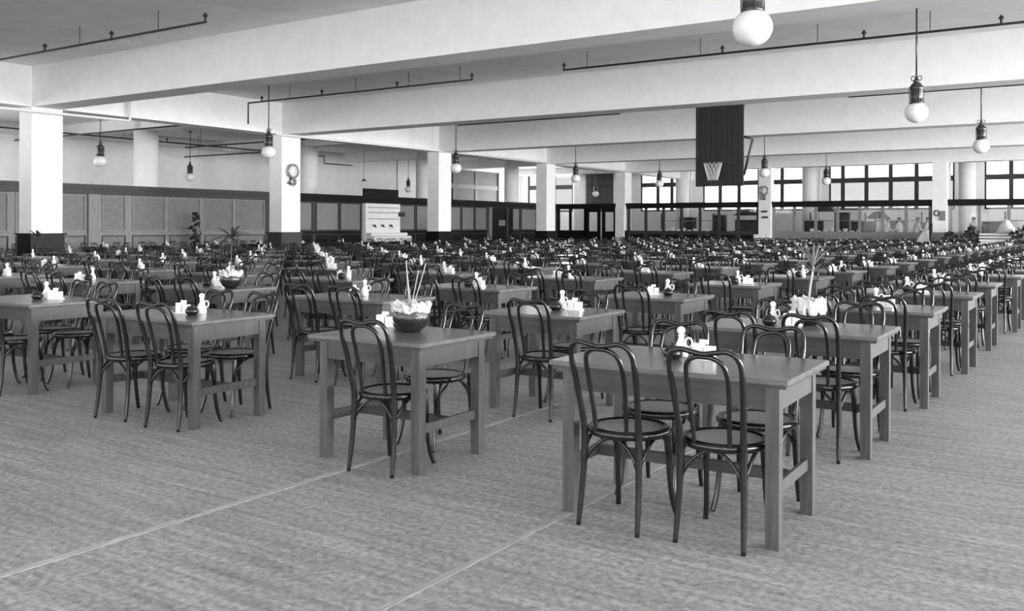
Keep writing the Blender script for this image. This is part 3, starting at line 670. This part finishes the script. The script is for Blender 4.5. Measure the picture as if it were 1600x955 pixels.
def fixture(label, loc, face):
    r = thing('round_fixture', label, 'fixture', loc)
    def ringp(rad, z, d, rr, n=20):
        pts = []
        for i in range(n):
            a = 2 * math.pi * i / n; u, v = rad * math.cos(a), rad * math.sin(a) + z
            pts.append((d, u, v) if face == 'x' else (u, -d, v))
        return MB().tube(pts, rr, 6, closed=True)
    def disc(rad, z, d0, d1, n=20):
        q = MB().lathe([(rad, d0), (rad * .96, d1)], n)
        q.v = [((v[2], v[0], v[1] + z) if face == 'x' else (v[0], -v[2], v[1] + z)) for v in q.v]; return q
    obj('ring', ringp(.22, 0, .12, .035), M['steel'], r); obj('dial', disc(.2, 0, .02, .10), M['wallg'], r)
    obj('lower_ring', ringp(.11, -.36, .12, .03, 14), M['steel'], r); obj('lower_box', disc(.1, -.36, .02, .12, 14), M['steel'], r)
    obj('bracket', (MB().box(0, .08, -.06, .06, -.4, .05) if face == 'x' else MB().box(-.06, .06, -.08, 0, -.4, .05)), M['iron'], r)
    obj('lever', (MB().box(.05, .09, -.22, -.05, -.42, -.38) if face == 'x' else MB().box(-.22, -.05, -.09, -.05, -.42, -.38)), M['iron'], r)
fixture('round metal fixture with a smaller round box below on the second white column', (-WG, T0 + BAY + .42, 3.26), 'x')
fixture('round ringed fixture on the slim column in the pantry partition', (-15.52, 47.0, 3.3), 'y')
for i, (z, dx) in enumerate(((2.18, 0), (1.88, .03))):
    tag(obj('coat_hook', MB().box(-15.68 + dx, -15.36 + dx, 46.93, 47.0, z, z + .09, .01), M['iron']), 'small dark bracket on the slim column, %s' % ('upper' if i == 0 else 'lower'), 'bracket', 'brackets on the slim column')
tag(obj('small_ring', MB().tube([(-7.35 + .1 * math.cos(a), 46.97, 2.1 + .13 * math.sin(a)) for a in [i * math.pi / 8 for i in range(16)]], .025, 5, closed=True), M['iron']), 'small dark ring on the right column of the pantry windows', 'ring')
tag(obj('column_notice', MB().box(-7.22, -6.98, 46.94, 46.96, 1.75, 2.2), M['panel2']), 'grey notice on the right column of the pantry windows', 'notice')
bx = thing('enamel_box', 'row of three white boxes at the foot of the slim column', 'box', (-15.5, 46.7, 0))
obj('stand', MB().box(-.45, .45, -.2, .2, 0, .78), M['dark'], bx)
for i in range(3): obj('white_box', MB().box(-.44 + i * .3, -.17 + i * .3, -.19, .19, .78, 1.04, .02), M['china'], bx)
tag(obj('column_casing', MB().box(-24.12, -23.54, 46.96, 47.06, 0, 2.5, .02), M['wallg']), 'pale boxed casing on the lower part of the far column', 'casing')

def shrub(label, x, y, h, wd, seed, z0=.0, nl=60):
    rd = random.Random(seed); r = thing('potted_shrub', label, 'potted plant', (x, y, z0))
    obj('pot', MB().lathe([(.001, 0), (.13, 0), (.18, .28), (.19, .3), (.001, .3)], 14), M['frame2'], r)
    obj('stem', MB().tube([(0, 0, .28), (.02, 0, h * .7)], .02, 5), M['leafd'], r)
    q = MB()
    for i in range(nl):
        a = rd.uniform(0, 6.28); zz = rd.uniform(.4, h); rr = wd * math.sin(math.pi * min(1, (zz - .3) / (h - .25))) * rd.uniform(.4, 1)
        c = Vector((rr * math.cos(a), rr * math.sin(a), zz)); u = Vector((rd.uniform(-1, 1), rd.uniform(-1, 1), rd.uniform(-1, 1))).normalized() * .13; v = Vector((rd.uniform(-1, 1), rd.uniform(-1, 1), rd.uniform(-1, 1))).normalized() * .07
        q.add([c - u, c + v, c + u, c - v], [(0, 1, 2, 3)])
    o = obj('foliage', q, M['leafd'], r); o['kind'] = 'stuff'
shrub('dark upright plant before the left partition under the small aisle lamp', XP + .6, 21.1, 1.9, .2, 1)
shrub('dark leafy plant right of the drinking fountain', XP + .7, 34.4, 1.7, .4, 2)
shrub('dark bushy plant at the right edge of the photo', -3.5, 44.8, 1.5, .8, 3, nl=240)
shrub('dark bushy plant beside the right pantry column', -6.6, 45.6, 1.2, .5, 4, nl=130)
shrub('tall dark bush just left of the stepped white counter', -5.75, 46.0, 1.45, .55, 8, nl=160)
r = thing('potted_palm', 'slim palm with a few leaves before the leftmost column', 'potted plant', (-21.2, 11.9, 0))
obj('pot', MB().lathe([(.001, 0), (.12, 0), (.16, .26), (.17, .28), (.001, .28)], 14), M['frame2'], r)
obj('stem', MB().tube([(0, 0, .27), (.01, 0, .8), (0, .02, 1.2)], .014, 6), M['leafd'], r)
for i in range(7): leaf((0, .02, 1.15), (math.cos(i * 2.4), math.sin(i * 2.4), .6 + .3 * (i % 3)), .42, .05, .4, M['leafd'], r)
shrub('dark leafy plant at the foot of the slim pantry column', -18.0, 46.2, 1.2, .5, 6, nl=70)
tag(obj('iron_post', MB().lathe([(.12, 0), (.12, .04), (.06, .06), (.06, 1.55), (.075, 1.57), (.075, 1.62), (.001, 1.64)], 12, -7.3, 45.2), M['iron']), 'slim dark post before the right pantry column', 'post')
ct = thing('serving_counter', 'white stepped serving counter near the right edge by the pantry', 'counter', (-4.6, 45.4, 0))
obj('counter_body', MB().box(-.7, .7, -.3, .3, 0, .85, .01), M['wallg'], ct)
for i in range(3): obj('shelf', MB().box(-.75, .75, -.38 + .1 * i, .3, .85 + .13 * i, .91 + .13 * i), M['china'], ct)
tag(obj('peaked_cloth', MB().lathe([(.42, 1.175), (.38, 1.3), (.25, 1.55), (.13, 1.75), (.001, 1.8)], 14, -4.35, 45.5, wob=lambda a, z: .12 * math.sin(4 * a)), M['paper']), 'white peaked cloth standing on the stepped counter', 'cloth')
ct = thing('white_stand', 'white sloping stand covered with cloth before the pantry windows', 'stand', (-7.9, 45.6, 0))
obj('stand_body', MB().add([(-.5, -.3, 0), (.45, -.3, 0), (.45, .3, 0), (-.5, .3, 0), (.2, -.15, 1.25), (.4, -.15, 1.3), (.4, .2, 1.3), (.2, .2, 1.25)], [(3, 2, 1, 0), (4, 5, 6, 7), (0, 1, 5, 4), (1, 2, 6, 5), (2, 3, 7, 6), (3, 0, 4, 7)]), M['paper'], ct)
obj('base_board', MB().box(-.55, .5, -.34, .34, 0, .12), M['wallg'], ct)

# ------------------------------------------------------------------ kitchen seen through the glass
KZ = .2
struct('floor_kitchen', MB().box(-28, X_RIGHT, 47.45, Y_FAR, 0, KZ), M['floor'], 'raised kitchen floor behind the partition')
for i, (x, wd) in enumerate(((-21, 3.2), (-12.6, 2.8), (-9.6, 2.2), (-3.5, 2.6))):
    pos = ['behind the left pantry panes', 'behind the middle pantry panes', 'behind the right pantry panes', 'beyond the right column']
    r = thing('kitchen_counter', 'kitchen work counter with shelf ' + pos[i], 'counter', (x, 49.6, KZ))
    obj('cabinet', MB().box(-wd / 2, wd / 2, -.4, .4, 0, .9), M['frame2'], r); obj('worktop', MB().box(-wd / 2 - .03, wd / 2 + .03, -.43, .43, .9, .95), M['steel'], r)
    for s in (-1, 1): obj('post', MB().box(s * wd / 2 - .03, s * wd / 2 + .03, .3, .36, .95, 2.0), M['frame2'], r)
    obj('shelf', MB().box(-wd / 2, wd / 2, .1, .4, 1.55, 1.59), M['frame'], r)
    for k in range(int(wd / .34)):
        hh = .1 + .14 * ((k * 7 + i * 3) % 5) / 4
        tag(obj('plate_stack', MB().lathe([(.05, 0), (.12, .02), (.12, hh), (.09, hh)], 12), M['china'], None, (x - wd / 2 + .2 + k * .34, 49.5, .9505 + KZ)), 'white plate stack, %s from the left, %s' % (ORD[k], pos[i]), 'plates', 'plate stacks in the kitchen')
for i, (x, wd, h) in enumerate(((-18.4, 1.7, 1.9), (-14.0, 1.2, 2.1), (-11.2, 1.1, 1.7))):
    r = thing('kitchen_range', 'dark iron kitchen range with hood behind the pantry glass, ' + ['left', 'middle', 'right'][i], 'range', (x, 53.0, KZ))
    obj('oven_body', MB().box(-wd / 2, wd / 2, -.45, .45, 0, 1.0, .02), M['iron'], r)
    obj('hood', MB().add([(-wd / 2, -.5, h), (wd / 2, -.5, h), (wd / 2, .5, h), (-wd / 2, .5, h), (-.2, -.1, h + .4), (.2, -.1, h + .4), (.2, .3, h + .4), (-.2, .3, h + .4)], [(3, 2, 1, 0), (4, 5, 6, 7), (0, 1, 5, 4), (1, 2, 6, 5), (2, 3, 7, 6), (3, 0, 4, 7)]), M['iron'], r)
    obj('pot_rail', MB().tube([(-wd / 2, -.46, .8), (wd / 2, -.46, .8)], .02, 5), M['steel'], r)

for i, (x, wd, h, y) in enumerate(((-22.0, .9, 1.75, 51.5), (-20.2, .7, 1.9, 52), (-18.0, 1.3, 1.6, 50.6), (-14.2, .9, 1.55, 50.4), (-12.9, .7, 2.0, 51.2), (-11.6, 1.1, 1.5, 50.2), (-9.75, .75, 1.55, 49.7), (-8.35, .8, 1.45, 49.8), (-5.3, 1.2, 1.5, 50.0))):
    r = thing('kitchen_cupboard', 'dark kitchen cupboard behind the pantry glass, %s from the left' % ORD[i], 'cupboard', (x, y + .9, KZ), 0, 'dark cupboards in the kitchen')
    obj('carcass', MB().box(-wd / 2, wd / 2, -.25, .3, 0, h, .015), M['dark'], r)
    for sx in (-1, 1):
        dd = obj('door', MB().box(min(0, sx * wd / 2) + .02, max(0, sx * wd / 2) - .02, -.275, -.25, .1, h - .08), M['frame2'], r)
        obj('knob', MB().tube([(sx * .06, -.275, h * .55), (sx * .06, -.31, h * .55)], .018, 6), M['steel'], dd)
    obj('top', MB().box(-wd / 2 - .04, wd / 2 + .04, -.3, .33, h, h + .05), M['frame'], r)
# kitchen hands in white behind the right pantry panes
def person(label, x, y, rz, lean, reach):
    V = []; E = []; R = []
    def v(p, rad, par=None):
        V.append(p); R.append(rad)
        if par is not None: E.append((par, len(V) - 1))
        return len(V) - 1
    pel = v((0, 0, .93), .15); sp = v((0, lean * .3, 1.12), .145, pel); che = v((0, lean * .7, 1.32), .165, sp); nk = v((0, lean, 1.47), .06, che)
    hd = v((0, lean * 1.15, 1.56), .085, nk); v((0, lean * 1.15, 1.64), .082, hd); v((0, lean * 1.15 + .085, 1.585), .022, hd)
    for sx in (-1, 1):
        v((sx * .085, lean * 1.15 + .0, 1.585), .018, hd)
        sh = v((sx * .19, lean * .8, 1.40), .07, che); el = v((sx * .24, lean * .7 + .06, 1.14), .052, sh); wr = v((sx * .16, lean * .7 + reach, 1.08), .034, el)
        pm = v((sx * .15, lean * .7 + reach + .07, 1.07), .03, wr)
        for f in range(4): v((sx * (.115 + .024 * f), lean * .7 + reach + .15 + .012 * (f in (1, 2)), 1.055 - .01 * (f % 2)), .009, pm)
        v((sx * .10, lean * .7 + reach + .08, 1.08), .010, wr)
        hp = v((sx * .095, 0, .86), .12, pel); kn = v((sx * .10, .02, .48), .085, hp); an = v((sx * .10, 0, .09), .055, kn); v((sx * .11, .13, .045), .042, an)
    me = bpy.data.meshes.new('person_cage'); me.from_pydata(V, E, []); o = bpy.data.objects.new('person_cage', me); COL.objects.link(o)
    o.modifiers.new('skin', 'SKIN'); o.modifiers.new('sub', 'SUBSURF').levels = 1
    for i, sv in enumerate(me.skin_vertices[0].data): sv.radius = (R[i], R[i]); sv.use_root = (i == 0)
    dg = bpy.context.evaluated_depsgraph_get(); ev = o.evaluated_get(dg); m2 = bpy.data.meshes.new_from_object(ev); bpy.data.objects.remove(o)
    for m in ('cloth', 'skin', 'iron'): m2.materials.append(M[m])
    for p in m2.polygons:
        c = p.center; p.use_smooth = True
        p.material_index = 1 if (c.z > 1.46 or (c.y > lean * .7 + reach - .02 and .98 < c.z < 1.15)) else (2 if c.z < .1 else 0)
    r = thing('person', label, 'person', (x, y, KZ), rz); obj('body', m2, None, r)
    obj('hair', MB().lathe([(.094, 1.60), (.098, 1.64), (.085, 1.70), (.045, 1.735), (.001, 1.742)], 14, 0, lean * 1.15 - .012), M['hair'], r)
    return r
person('person in white working on the left behind the sixth pane right of the slim column', -9.95, 48.6, -1.2, .12, .24)
person('person in white facing left behind the sixth pane right of the slim column', -9.3, 48.9, 1.3, .06, .22)
person('person in white bending slightly on the left behind the last pane before the right column', -8.6, 48.7, -1.0, .14, .26)
person('person in white facing left behind the last pane before the right column', -7.95, 48.9, 1.4, .10, .24)
person('person in white standing just right of the right pantry column', -6.0, 48.8, 2.6, .03, .18)

# ------------------------------------------------------------------ pale lines let into the floor
tag(obj('floor_line', MB().box(-3.835, -3.79, -2, 46, -.01, .0012), M['line']), 'pale worn line along the floor under the small tables', 'floor line', 'pale lines on the floor')
tag(obj('floor_line', MB().box(-2.33, -2.295, -2, 46, -.01, .0012), M['line2']), 'fainter pale line along the floor left of the nearest table', 'floor line', 'pale lines on the floor')
print('TABLES', len(tables), 'CHAIRS', len(chairs))
